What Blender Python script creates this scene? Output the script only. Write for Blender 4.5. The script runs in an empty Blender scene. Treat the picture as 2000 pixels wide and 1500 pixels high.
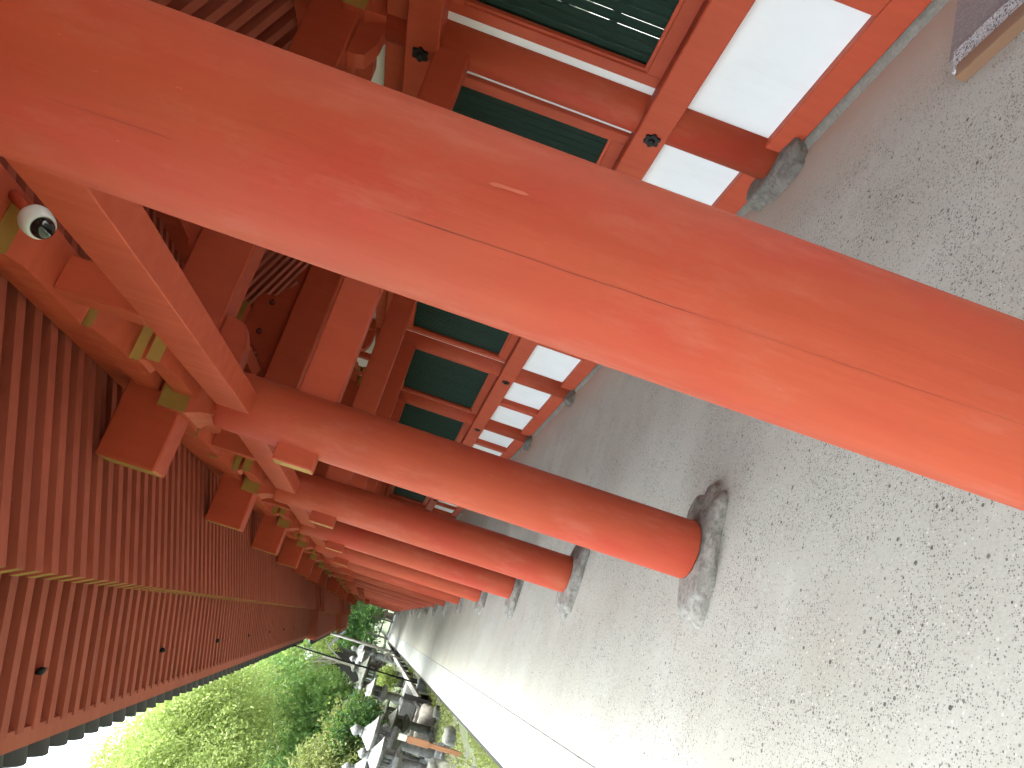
import bpy, bmesh, math, random
import numpy as np
from mathutils import Vector, Matrix, noise as mnoise
random.seed(7); rng = np.random.default_rng(7)
S = bpy.context.scene
COL = S.collection

# ------------------------------------------------------------------ camera
cd = bpy.data.cameras.new('camera'); cam = bpy.data.objects.new('camera', cd); COL.objects.link(cam)
cd.sensor_width = 36.0; cd.lens = 36.0*1556/2000; cd.clip_start = .02; cd.clip_end = 2000
def _cam():
    f = 1556.; a = math.radians(18.8); u = (math.cos(a), math.sin(a)); d = (714-1000, 1202-750)
    p = math.atan2(-(u[0]*d[0]+u[1]*d[1]), f)
    Y = Vector((d[0], d[1], f)).normalized()
    Z = -Vector((u[0]*math.cos(p), u[1]*math.cos(p), math.sin(p)))
    X = Y.cross(Z)
    R = Matrix((X, Y, Z))            # rows: world axes seen in the image frame
    c = [R.col[0], -R.col[1], -R.col[2]]
    M = Matrix(((c[0][0], c[1][0], c[2][0]), (c[0][1], c[1][1], c[2][1]), (c[0][2], c[1][2], c[2][2]))).to_4x4()
    M.translation = (0, 0, 1.5)
    cam.matrix_world = M
_cam(); S.camera = cam

# ------------------------------------------------------------------ sky, sun, exposure
SUN_EL, SUN_AZ = math.radians(86), math.radians(-80)      # azimuth from +Y towards +X
W = bpy.data.worlds.new('World'); S.world = W; W.use_nodes = True
nt = W.node_tree; nt.nodes.clear()
sky = nt.nodes.new('ShaderNodeTexSky'); sky.sky_type = 'NISHITA'; sky.sun_disc = False
sky.sun_elevation = SUN_EL; sky.sun_rotation = SUN_AZ; sky.air_density = 1.0; sky.dust_density = 5.0; sky.ozone_density = 1.0
hsv = nt.nodes.new('ShaderNodeHueSaturation'); hsv.inputs['Saturation'].default_value = .4
bg = nt.nodes.new('ShaderNodeBackground'); bg.inputs['Strength'].default_value = .15
wo = nt.nodes.new('ShaderNodeOutputWorld')
nt.links.new(sky.outputs[0], hsv.inputs['Color']); nt.links.new(hsv.outputs[0], bg.inputs[0]); nt.links.new(bg.outputs[0], wo.inputs[0])
sd = bpy.data.lights.new('sun', 'SUN'); sd.energy = .75; sd.angle = math.radians(36); sd.color = (1, .98, .95)
sun = bpy.data.objects.new('sun', sd); COL.objects.link(sun)
sv = Vector((math.sin(SUN_AZ)*math.cos(SUN_EL), math.cos(SUN_AZ)*math.cos(SUN_EL), math.sin(SUN_EL)))
sun.rotation_euler = (-sv).to_track_quat('-Z', 'Y').to_euler(); sun.location = (-3, 1, 30)
S.view_settings.view_transform = 'Standard'; S.view_settings.look = 'None'; S.view_settings.gamma = 1
S.view_settings.use_curve_mapping = False; S.view_settings.exposure = 3.14
S.view_settings.use_white_balance = True; S.view_settings.white_balance_temperature = 6300; S.view_settings.white_balance_tint = 0
S.render.engine = 'CYCLES'
S.cycles.use_denoising = True; S.cycles.use_adaptive_sampling = True; S.cycles.adaptive_threshold = .035; S.cycles.adaptive_min_samples = 16
S.cycles.max_bounces = 8; S.cycles.diffuse_bounces = 8; S.cycles.glossy_bounces = 2; S.cycles.transparent_max_bounces = 4

# ------------------------------------------------------------------ materials
MATS = {}
def new_mat(name):
    m = bpy.data.materials.new(name); m.use_nodes = True; MATS[name] = m
    n = m.node_tree; b = n.nodes['Principled BSDF']
    return m, n, b
def N(n, t, **kw):
    x = n.nodes.new(t)
    for k, v in kw.items():
        if k in x.inputs: x.inputs[k].default_value = v
        else: setattr(x, k, v)
    return x
def ramp(n, src, stops):
    r = n.nodes.new('ShaderNodeValToRGB'); cr = r.color_ramp
    while len(cr.elements) < len(stops): cr.elements.new(.5)
    for e, (p, c) in zip(cr.elements, stops):
        e.position = p; e.color = (*c, 1) if len(c) == 3 else c
    n.links.new(src, r.inputs[0]); return r.outputs[0]
def mix(n, fac, a, b, mode='MIX'):
    x = n.nodes.new('ShaderNodeMix'); x.data_type = 'RGBA'; x.blend_type = mode
    for i, v in ((0, fac), (6, a), (7, b)):
        if isinstance(v, (int, float)): x.inputs[i].default_value = v
        elif isinstance(v, tuple): x.inputs[i].default_value = (*v, 1)
        else: n.links.new(v, x.inputs[i])
    return x.outputs[2]
def coords(n, scale=(1, 1, 1), world=False):
    tc = n.nodes.new('ShaderNodeTexCoord'); mp = n.nodes.new('ShaderNodeMapping'); mp.inputs['Scale'].default_value = scale
    src = tc.outputs['Object']
    if world:
        g = n.nodes.new('ShaderNodeNewGeometry'); src = g.outputs['Position']
    else:
        oi = n.nodes.new('ShaderNodeObjectInfo'); ad = n.nodes.new('ShaderNodeVectorMath'); ad.operation = 'ADD'
        mu = n.nodes.new('ShaderNodeMath'); mu.operation = 'MULTIPLY'; mu.inputs[1].default_value = 37.
        n.links.new(oi.outputs['Random'], mu.inputs[0]); n.links.new(src, ad.inputs[0]); n.links.new(mu.outputs[0], ad.inputs[1]); src = ad.outputs[0]
    n.links.new(src, mp.inputs[0]); return mp.outputs[0]
def noise(n, vec, scale, detail=4, rough=.55, out='Fac'):
    x = N(n, 'ShaderNodeTexNoise', Scale=scale, Detail=detail, Roughness=rough); n.links.new(vec, x.inputs['Vector']); return x.outputs[out]
def bump(n, b, h, strength, dist=.01, prev=None):
    x = n.nodes.new('ShaderNodeBump'); x.inputs['Strength'].default_value = strength; x.inputs['Distance'].default_value = dist
    n.links.new(h, x.inputs['Height'])
    if prev is not None: n.links.new(prev, x.inputs['Normal'])
    n.links.new(x.outputs[0], b.inputs['Normal']); return x.outputs[0]
def objvar(n, col, amt):
    oi = n.nodes.new('ShaderNodeObjectInfo'); mr = n.nodes.new('ShaderNodeMapRange')
    mr.inputs[3].default_value = 1-amt; mr.inputs[4].default_value = 1+amt*.6
    n.links.new(oi.outputs['Random'], mr.inputs[0])
    h = n.nodes.new('ShaderNodeHueSaturation'); n.links.new(mr.outputs[0], h.inputs['Value'])
    if isinstance(col, tuple): h.inputs['Color'].default_value = (*col, 1)
    else: n.links.new(col, h.inputs['Color'])
    return h.outputs[0]

def paint(name, c, c2, rough=.5, stretch=(6, 6, .7), wear=0., var=.06, bumps=.12, spec=.22):
    m, n, b = new_mat(name)
    v = coords(n, stretch); v2 = coords(n, (1.2, 1.2, 1.2))
    f = noise(n, v, 3, 3, .6); g = noise(n, v2, 2.2, 2)
    col = mix(n, ramp(n, f, [(.3, (0, 0, 0)), (.75, (1, 1, 1))]), c, c2)
    col = mix(n, ramp(n, g, [(.35, (0, 0, 0)), (.7, (.45, .45, .45))]), col, tuple(x*.78 for x in c))
    if name == 'vermilion_column':      # old repaint patches: deeper red and chalky, rubbed areas
        q1 = noise(n, coords(n, (2.2, 2.2, 1.0)), 1.3, 4, .6); q2 = noise(n, coords(n, (5, 5, 1.6)), 1.6, 6, .7)
        col = mix(n, ramp(n, q1, [(.48, (0,)*3), (.66, (.75,)*3)]), col, (.40, .043, .024))
        col = mix(n, ramp(n, q2, [(.52, (0,)*3), (.70, (.5,)*3)]), col, (.46, .125, .078))
    if wear:
        w = noise(n, coords(n, (9, 9, 9)), 4, 5, .7)
        msk = ramp(n, w, [(.66, (0, 0, 0)), (.72, (wear,)*3)])
        col = mix(n, msk, col, (.38, .27, .23))
    if var: col = objvar(n, col, var)
    n.links.new(col, b.inputs['Base Color'])
    b.inputs['Roughness'].default_value = rough; b.inputs['Specular IOR Level'].default_value = spec
    rr = ramp(n, f, [(0, (rough-.1,)*3), (1, (rough+.14,)*3)]); n.links.new(rr, b.inputs['Roughness'])
    h = noise(n, coords(n, tuple(s*4 for s in stretch)), 3, 3); bump(n, b, h, bumps*1.3, .006)
    return m
RED = (.46, .078, .035); RED2 = (.41, .063, .029)
paint('vermilion', RED, RED2)
paint('vermilion_column', (.425, .074, .031), (.38, .060, .026), rough=.6, stretch=(5, 5, .45), var=.03, bumps=.16)
paint('vermilion_worn', (.41, .100, .060), (.355, .083, .051), rough=.62, stretch=(2, 8, 8), wear=.35, var=.10)
paint('dark_red_board', (.23, .041, .026), (.19, .034, .023), rough=.65, stretch=(2, 1, 2), wear=.25, var=0)  # boards above the rafters, a darker red than the rafters
paint('ochre_end', (.39, .225, .055), (.32, .185, .047), rough=.7, stretch=(4, 4, 4), var=.08)
paint('green_slat', (.006, .026, .016), (.004, .017, .011), rough=.65, stretch=(20, 20, 1.5), var=.16)
def plaster():
    m, n, b = new_mat('white_plaster'); f = noise(n, coords(n, (1, 1, 1)), 3, 6)
    d_ = noise(n, coords(n, (1, 1, .25)), 5, 6, .7); n.links.new(mix(n, ramp(n, d_, [(.5, (0,)*3), (.8, (.35,)*3)]), ramp(n, f, [(.2, (.79, .80, .81)), (.8, (.85, .86, .87))]), (.68, .66, .62)), b.inputs['Base Color']); b.inputs['Roughness'].default_value = .85
    bump(n, b, noise(n, coords(n), 40, 4), .12, .003)
plaster()
def stone(name, a, c, mossy=0., scale=6, dark=.35):
    m, n, b = new_mat(name); v = coords(n)
    f = noise(n, v, scale, 8, .65); g = noise(n, v, scale*6, 5, .7); big = noise(n, v, 1.7, 4)
    col = mix(n, ramp(n, f, [(.3, (0,)*3), (.7, (1,)*3)]), a, c)
    col = mix(n, ramp(n, g, [(.45, (0,)*3), (.62, (.7,)*3)]), col, tuple(x*dark for x in a))
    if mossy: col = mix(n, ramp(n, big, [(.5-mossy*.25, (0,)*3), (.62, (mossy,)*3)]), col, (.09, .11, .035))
    n.links.new(objvar(n, col, .15), b.inputs['Base Color']); b.inputs['Roughness'].default_value = .88
    n1 = bump(n, b, f, .5, .02); bump(n, b, g, .5, .006, n1)
stone('foundation_stone', (.40, .365, .315), (.21, .19, .165), 0, 5)
stone('lantern_stone', (.31, .307, .295), (.15, .148, .14), .12, 9)
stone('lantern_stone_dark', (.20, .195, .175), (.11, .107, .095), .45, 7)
stone('foundation_dark', (.24, .21, .18), (.12, .105, .09), .15, 6)
stone('mortar', (.33, .32, .27), (.24, .235, .20), .0, 10, .6)
stone('granite_dark', (.36, .31, .30), (.30, .26, .255), 0, 22, .6)
def floor_mat():
    m, n, b = new_mat('washed_concrete'); v = coords(n, world=True)
    big = noise(n, v, .9, 4, .6); patch = noise(n, v, 2.6, 5, .65); fine = noise(n, v, 70, 3, .7)
    col = mix(n, ramp(n, big, [(.3, (0,)*3), (.7, (1,)*3)]), (.48, .453, .385), (.54, .52, .455))
    col = mix(n, ramp(n, fine, [(.35, (0,)*3), (.75, (.5,)*3)]), col, (.34, .325, .275))
    stain = noise(n, v, .55, 5, .62); st2 = noise(n, v, 1.9, 6, .7)
    col = mix(n, ramp(n, stain, [(.42, (0,)*3), (.68, (.55,)*3)]), col, (.36, .315, .25))
    col = mix(n, ramp(n, st2, [(.55, (0,)*3), (.75, (.5,)*3)]), col, (.62, .59, .53))
    # dust near the wall
    sx = n.nodes.new('ShaderNodeSeparateXYZ'); n.links.new(v, sx.inputs[0])
    ad = N(n, 'ShaderNodeMath', operation='ADD'); n.links.new(sx.outputs[0], ad.inputs[0])
    sc = N(n, 'ShaderNodeMath', operation='MULTIPLY'); sc.inputs[1].default_value = .55; n.links.new(patch, sc.inputs[0]); n.links.new(sc.outputs[0], ad.inputs[1])
    dust = ramp(n, ad.outputs[0], [(0, (0,)*3), (1, (1,)*3)])
    mr = n.nodes.new('ShaderNodeMapRange'); mr.inputs[1].default_value = 2.75; mr.inputs[2].default_value = 3.25; n.links.new(ad.outputs[0], mr.inputs[0])
    col = mix(n, mr.outputs[0], col, (.44, .355, .28))
    mask_prev = None; h = None
    inv = N(n, 'ShaderNodeMath', operation='SUBTRACT'); inv.inputs[0].default_value = 1.; n.links.new(mr.outputs[0], inv.inputs[1])
    for scale, thr, dens, cols in ((48, .25, .125, ((.10, .09, .08), (.19, .17, .15))), (100, .31, .28, ((.13, .115, .10), (.24, .21, .185))), (150, .36, .4, ((.17, .15, .13), (.27, .24, .21))), (85, .31, .16, ((.60, .56, .50), (.53, .49, .43)))):
        vo = N(n, 'ShaderNodeTexVoronoi', Scale=scale); n.links.new(v, vo.inputs['Vector'])
        sp = n.nodes.new('ShaderNodeSeparateColor'); n.links.new(vo.outputs['Color'], sp.inputs[0])
        # cell active when random < density * patch
        pm = N(n, 'ShaderNodeMapRange'); pm.inputs[1].default_value = .36; pm.inputs[2].default_value = .68; pm.inputs[3].default_value = dens*.12; pm.inputs[4].default_value = dens*1.8
        n.links.new(patch, pm.inputs[0])
        lt = N(n, 'ShaderNodeMath', operation='LESS_THAN'); n.links.new(sp.outputs[0], lt.inputs[0]); n.links.new(pm.outputs[0], lt.inputs[1])
        rad = N(n, 'ShaderNodeMath', operation='MULTIPLY_ADD'); rad.inputs[1].default_value = .28; rad.inputs[2].default_value = thr-.14; n.links.new(sp.outputs[1], rad.inputs[0])
        dd = N(n, 'ShaderNodeMath', operation='LESS_THAN'); n.links.new(vo.outputs['Distance'], dd.inputs[0]); n.links.new(rad.outputs[0], dd.inputs[1])
        mk = N(n, 'ShaderNodeMath', operation='MULTIPLY'); n.links.new(lt.outputs[0], mk.inputs[0]); n.links.new(dd.outputs[0], mk.inputs[1])
        mk2 = N(n, 'ShaderNodeMath', operation='MULTIPLY'); n.links.new(mk.outputs[0], mk2.inputs[0]); n.links.new(inv.outputs[0], mk2.inputs[1])
        pc = mix(n, sp.outputs[2], cols[0], cols[1])
        col = mix(n, mk2.outputs[0], col, pc)
        if h is None: h = mk2.outputs[0]
        else:
            a = N(n, 'ShaderNodeMath', operation='ADD'); n.links.new(h, a.inputs[0]); n.links.new(mk2.outputs[0], a.inputs[1]); h = a.outputs[0]
    n.links.new(col, b.inputs['Base Color']); b.inputs['Roughness'].default_value = .6; b.inputs['Specular IOR Level'].default_value = .45
    n1 = bump(n, b, h, -.4, .003); bump(n, b, fine, .35, .004, n1)
floor_mat()
def smooth_floor():
    m, n, b = new_mat('trowelled_border'); v = coords(n, world=True)
    f = noise(n, v, 1.6, 6, .65); g = noise(n, v, 60, 4, .7)
    col = mix(n, ramp(n, f, [(.3, (0,)*3), (.7, (1,)*3)]), (.45, .44, .42), (.36, .355, .33)); col = mix(n, ramp(n, g, [(.5, (0,)*3), (.7, (.5,)*3)]), col, (.28, .27, .25))
    n.links.new(col, b.inputs['Base Color']); b.inputs['Roughness'].default_value = .85; bump(n, b, g, .3, .004)
smooth_floor()
def granite():
    m, n, b = new_mat('speckled_granite'); v = coords(n)
    vo = N(n, 'ShaderNodeTexVoronoi', Scale=170.); n.links.new(v, vo.inputs['Vector']); sp = n.nodes.new('ShaderNodeSeparateColor'); n.links.new(vo.outputs['Color'], sp.inputs[0])
    c = ramp(n, sp.outputs[0], [(0, (.05, .05, .055)), (.16, (.10, .10, .11)), (.22, (.36, .37, .37)), (.5, (.55, .56, .56)), (1, (.72, .72, .71))]); n.links.new(c, b.inputs['Base Color']); b.inputs['Roughness'].default_value = .6
granite()
def plain(name, c, rough=.6, metal=0., scale=8, amt=.25, stretch=(1, 1, 1), spec=.5):
    m, n, b = new_mat(name); f = noise(n, coords(n, stretch), scale, 6, .65)
    n.links.new(objvar(n, ramp(n, f, [(.25, tuple(x*(1-amt) for x in c)), (.75, tuple(min(1, x*(1+amt*.6)) for x in c))]), .06), b.inputs['Base Color'])
    b.inputs['Roughness'].default_value = rough; b.inputs['Metallic'].default_value = metal; b.inputs['Specular IOR Level'].default_value = spec
    bump(n, b, f, .2, .005); return m
plain('brown_board', (.29, .155, .085), .5, stretch=(1, .15, 1))
plain('black_iron', (.018, .017, .018), .45, .6, 30)
plain('roof_tile', (.03, .033, .036), .6, 0, 9, .35)
plain('grey_timber', (.35, .32, .29), .8, 0, 10, .35, (6, 6, .6))
plain('dark_timber', (.035, .03, .026), .75, 0, 10, .35, (6, 6, .6))
plain('signpost_wood', (.36, .16, .075), .7, 0, 8, .25, (8, 8, .5))
plain('pale_board', (.70, .64, .52), .7)
plain('camera_white', (.78, .79, .78), .35, 0, 3, .04)
plain('lantern_paper', (.62, .68, .74), .8, 0, 3, .05)
plain('bark', (.13, .095, .07), .9, 0, 14, .45, (5, 5, .8))
plain('bark_pale', (.34, .30, .24), .9, 0, 14, .35, (5, 5, .8))
plain('crack_dark', (.15, .026, .017), .8)
plain('scrape', (.50, .105, .052), .6)
plain('hall_roof', (.16, .15, .145), .85); plain('hall_wall', (.045, .037, .03), .85)
plain('edging', (.03, .029, .027), .9); plain('joint_grey', (.17, .165, .15), .9)  # first colour paints the shade in the floor-edge gap
plain('galvanised', (.40, .41, .41), .5, .3)
m, n, b = new_mat('dome_black'); b.inputs['Base Color'].default_value = (.012, .013, .013, 1); b.inputs['Roughness'].default_value = .06; b.inputs['Coat Weight'].default_value = .6
def soil():
    m, n, b = new_mat('mossy_soil'); v = coords(n, world=True)
    f = noise(n, v, 1.4, 7, .65); g = noise(n, v, 18, 5, .7)
    col = mix(n, ramp(n, f, [(.4, (0,)*3), (.6, (1,)*3)]), (.075, .07, .052), (.085, .11, .032)); col = mix(n, ramp(n, g, [(.4, (0,)*3), (.7, (.7,)*3)]), col, (.05, .05, .03))
    n.links.new(col, b.inputs['Base Color']); b.inputs['Roughness'].default_value = .95; bump(n, b, g, .8, .03)
soil()
def gravel():
    m, n, b = new_mat('courtyard_gravel'); v = coords(n, world=True); g = noise(n, v, 25, 5, .7)
    n.links.new(ramp(n, g, [(.3, (.28, .26, .23)), (.7, (.48, .46, .42))]), b.inputs['Base Color']); b.inputs['Roughness'].default_value = .9
gravel()
def leaf(name, c0, c1, c2):
    m, n, b = new_mat(name); at = n.nodes.new('ShaderNodeAttribute'); at.attribute_name = 'tint'
    col = ramp(n, at.outputs['Fac'], [(0, c0), (.5, c1), (1, c2)])
    n.links.new(col, b.inputs['Base Color']); b.inputs['Roughness'].default_value = .55; b.inputs['Specular IOR Level'].default_value = .3
    tr = n.nodes.new('ShaderNodeBsdfTranslucent'); n.links.new(mix(n, .5, col, (.20, .30, .03)), tr.inputs[0])
    ms = n.nodes.new('ShaderNodeMixShader'); ms.inputs[0].default_value = .48
    n.links.new(b.outputs[0], ms.inputs[1]); n.links.new(tr.outputs[0], ms.inputs[2]); n.links.new(ms.outputs[0], n.nodes['Material Output'].inputs[0])
leaf('leaf_yellow', (.25, .32, .09), (.37, .43, .14), (.48, .51, .20))
leaf('leaf_mid', (.11, .20, .06), (.18, .30, .09), (.27, .39, .13))
leaf('leaf_dark', (.03, .07, .025), (.055, .12, .04), (.09, .18, .06))
leaf('leaf_olive', (.16, .18, .07), (.25, .26, .10), (.33, .33, .14))

# ------------------------------------------------------------------ mesh helpers
def mesh(name, verts, faces, mats, midx=None, smooth=False):
    me = bpy.data.meshes.new(name); me.from_pydata([tuple(v) for v in verts], [], faces); me.update()
    for m_ in (mats if isinstance(mats, (list, tuple)) else [mats]): me.materials.append(MATS[m_])
    if midx: me.polygons.foreach_set('material_index', midx)
    if smooth: me.polygons.foreach_set('use_smooth', [True]*len(me.polygons))
    return me
def bevelled(me, w, seg=1):
    bm = bmesh.new(); bm.from_mesh(me)
    es = [e for e in bm.edges if len(e.link_faces) == 2 and e.calc_face_angle(0) > .5]
    bmesh.ops.bevel(bm, geom=es, offset=w, segments=seg, affect='EDGES', profile=.6, clamp_overlap=True)
    bm.to_mesh(me); bm.free(); return me
def box(name, x0, x1, y0, y1, z0, z1, mat, bev=0, end=None, endmat='ochre_end'):
    v = [(x, y, z) for x in (x0, x1) for y in (y0, y1) for z in (z0, z1)]
    F = [(0, 1, 3, 2), (4, 6, 7, 5), (0, 4, 5, 1), (2, 3, 7, 6), (0, 2, 6, 4), (1, 5, 7, 3)]  # -x +x -y +y -z +z
    ids = {'-x': 0, '+x': 1, '-y': 2, '+y': 3, '-z': 4, '+z': 5}
    mi = [0]*6
    for e in (end or ()): mi[ids[e]] = 1
    me = mesh(name, v, F, [mat, endmat] if end else [mat], mi if end else None)
    if bev: bevelled(me, bev)
    return me
def prism(name, poly, axis, lo, hi, mat, endedges=(), endmat='ochre_end', bev=0):
    """poly: 2-D outline; axis 'x': poly is (y,z); axis 'y': poly is (x,z); axis 'z': poly is (x,y)"""
    def P(a, t):
        return {'x': (t, a[0], a[1]), 'y': (a[0], t, a[1]), 'z': (a[0], a[1], t)}[axis]
    k = len(poly); v = [P(p, lo) for p in poly]+[P(p, hi) for p in poly]
    F = [tuple(range(k)), tuple(range(2*k-1, k-1, -1))]+[(i, i+k, (i+1) % k+k, (i+1) % k) for i in range(k)]
    mi = [0, 0]+[1 if i in endedges else 0 for i in range(k)]
    me = mesh(name, v, F, [mat, endmat] if endedges else [mat], mi if endedges else None)
    bm = bmesh.new(); bm.from_mesh(me); bmesh.ops.recalc_face_normals(bm, faces=bm.faces); bm.to_mesh(me); bm.free()
    if bev: bevelled(me, bev)
    return me
def lathe(name, prof, mat, n=32, smooth=True, rot=0.):
    v = []; F = []
    for r, z in prof:
        for i in range(n):
            a = 2*math.pi*i/n+rot; v.append((r*math.cos(a), r*math.sin(a), z))
    for j in range(len(prof)-1):
        for i in range(n):
            F.append((j*n+i, j*n+(i+1) % n, (j+1)*n+(i+1) % n, (j+1)*n+i))
    F.append(tuple(range(n-1, -1, -1))); F.append(tuple((len(prof)-1)*n+i for i in range(n)))
    me = mesh(name, v, F, mat)
    if smooth:
        me.polygons.foreach_set('use_smooth', [True]*(len(me.polygons)-2)+[False, False])
    return me
def tube(name, pts, rad, mat, n=8):
    v = []; F = []; pts = [Vector(p) for p in pts]
    for j, p in enumerate(pts):
        t = (pts[min(j+1, len(pts)-1)]-pts[max(j-1, 0)]).normalized()
        a = t.orthogonal().normalized() if j == 0 else (a-t*a.dot(t)).normalized()
        bb = t.cross(a); r = rad[j] if isinstance(rad, (list, tuple)) else rad
        for i in range(n):
            an = 2*math.pi*i/n; v.append(p+a*math.cos(an)*r+bb*math.sin(an)*r)
    for j in range(len(pts)-1):
        for i in range(n): F.append((j*n+i, j*n+(i+1) % n, (j+1)*n+(i+1) % n, (j+1)*n+i))
    F += [tuple(range(n-1, -1, -1)), tuple((len(pts)-1)*n+i for i in range(n))]
    return mesh(name, v, F, mat, smooth=True)
def joined(name, meshes_off, mats):
    """one mesh from several (mesh, offset); all share the slots in mats"""
    V = []; F = []; MI = []
    for me, off in meshes_off:
        o = len(V)
        V += [(v.co.x+off[0], v.co.y+off[1], v.co.z+off[2]) for v in me.vertices]
        for p in me.polygons: F.append(tuple(i+o for i in p.vertices)); MI.append(p.material_index)
    return mesh(name, V, F, mats, MI)
def wpos(o):
    p = Vector(o.location)
    while o.parent: o = o.parent; p += Vector(o.location)
    return p
def part(name, me, parent, loc=(0, 0, 0), rot=None, label=None, kind=None):
    o = bpy.data.objects.new(name, me); COL.objects.link(o); o.parent = parent
    o.location = Vector(loc)-(wpos(parent) if parent else Vector((0, 0, 0)))
    if rot: o.rotation_euler = rot
    if label: o['label'] = label
    if kind: o['kind'] = kind
    return o
def thing(name, label, cat, loc=(0, 0, 0), me=None, group=None, rot=None):
    o = bpy.data.objects.new(name, me); COL.objects.link(o); o.location = loc
    if rot: o.rotation_euler = rot
    o['label'] = label; o['category'] = cat
    if group: o['group'] = group
    return o
def struct(name, me, loc=(0, 0, 0)):
    o = bpy.data.objects.new(name, me); COL.objects.link(o); o.location = loc; o['kind'] = 'structure'; return o

# ------------------------------------------------------------------ constants of the place (metres)
BAY = 2.555; Y0 = 3.86
COLX = .755; WALLX = 3.16; RIDGE = 1.957
def coly(k): return Y0+BAY*k
SEC1_END = 20.55

# ------------------------------------------------------------------ ground, floor
def ground_sheet():
    me = mesh('ground', [(-600, -600, -.62), (600, -600, -.62), (600, 600, -.62), (-600, 600, -.62)], [(0, 1, 2, 3)], 'mossy_soil'); struct('ground', me)
    me = mesh('courtyard', [(3.75, -60, -.18), (60, -60, -.18), (60, 90, -.18), (3.75, 90, -.18)], [(0, 1, 2, 3)], 'courtyard_gravel'); struct('courtyard', me)
ground_sheet()
def garden():
    xs = np.concatenate([np.linspace(-.87, -2.2, 20), np.linspace(-2.4, -8, 28), np.linspace(-8.6, -45, 26)]); ys = np.concatenate([np.linspace(-12, 6, 18), np.linspace(6.3, 36, 100), np.linspace(37, 120, 40)])
    V = []; F = []
    for y in ys:
        for x in xs:
            d = -x-.87
            z = -.10-.16*min(1, d/.45)+.10*max(0, min(1, (d-.6)/1.6))+max(0, d-3)*.035
            z += .05*mnoise.noise(Vector((x*1.7, y*1.7, 0)))*min(1, d/.1+.3)+.03*mnoise.noise(Vector((x*5, y*5, 3)))
            V.append((x, y, z))
    k = len(xs)
    for j in range(len(ys)-1):
        for i in range(k-1): F.append((j*k+i, (j+1)*k+i, (j+1)*k+i+1, j*k+i+1))
    struct('garden_ground', mesh('garden_ground', V, F, 'mossy_soil', smooth=True))
garden()
def floor():
    fl = struct('floor', box('floor', -.83, 3.74, -8, 46.5, -.7, -.012, 'joint_grey'))
    part('gap_shade_strip', box('gap_shade_strip', -.86, -.832, -8, 46.4, -.3, -.006, 'edging'), fl)  # black strip standing in for the shaded gap at the floor edge
    ks = list(range(-5, 17))
    for k in ks[:-1]:
        g = .0016
        y0, y1 = coly(k)+.10, coly(k+1)+.10
        y0 = max(y0, -8); 
        j = [random.uniform(-.004, .004) for _ in range(2)]
        v = []
        for z in (-.011, 0.):
            v += [(-.412, y0+g, z), (.65, y0+g*.8, z), (3.12, y0+.0001, z), (3.12, y1-.0001, z), (.65, y1-g*.8, z), (-.412, y1-g, z)]
        F = [(6, 7, 8, 9, 10, 11), (0, 6, 11, 5), (1, 7, 6, 0), (2, 8, 7, 1), (3, 9, 8, 2), (4, 10, 9, 3), (5, 11, 10, 4)]
        part('floor_slab', mesh('floor_slab', v, F, 'washed_concrete'), fl)
        # border slabs with wobbling inner joint
        for s, (a, b_) in enumerate(((y0, (y0+y1)/2), ((y0+y1)/2, y1))):
            n_ = 60; top = []
            for i in range(n_+1):
                y = a+(b_-a)*i/n_; top.append((-.4175+.005*mnoise.noise(Vector((0, y*9, 1)))+.005*mnoise.noise(Vector((0, y*31, 4))), y))
            poly = [(-.829, a+g)]+[(-.829, b_-g)]+[(x, min(max(y, a+g), b_-g)) for x, y in reversed(top)]
            part('border_slab', prism('border_slab', poly, 'z', -.011, -.0005, 'trowelled_border'), fl)
floor()

# ------------------------------------------------------------------ rocks
def rock(name, sx, sy, sz, seed, mat, rough=.16, sub=4, flat=.75):
    bm = bmesh.new(); bmesh.ops.create_icosphere(bm, subdivisions=sub, radius=1)
    off = Vector((seed*3.1, seed*1.7, seed*2.3))
    for v in bm.verts:
        p = v.co.copy(); d = 1+rough*1.6*mnoise.noise(p*1.1+off)+rough*.7*mnoise.noise(p*2.7+off)+rough*.25*mnoise.noise(p*7+off)
        p = Vector([math.copysign(abs(c_)**.72, c_) for c_ in p])*.93*d
        if p.z > flat: p.z = flat+(p.z-flat)*.12
        v.co = Vector((p.x*sx, p.y*sy, p.z*sz))
    me = bpy.data.meshes.new(name); bm.to_mesh(me); bm.free(); me.materials.append(MATS[mat])
    me.polygons.foreach_set('use_smooth', [True]*len(me.polygons)); return me

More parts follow.
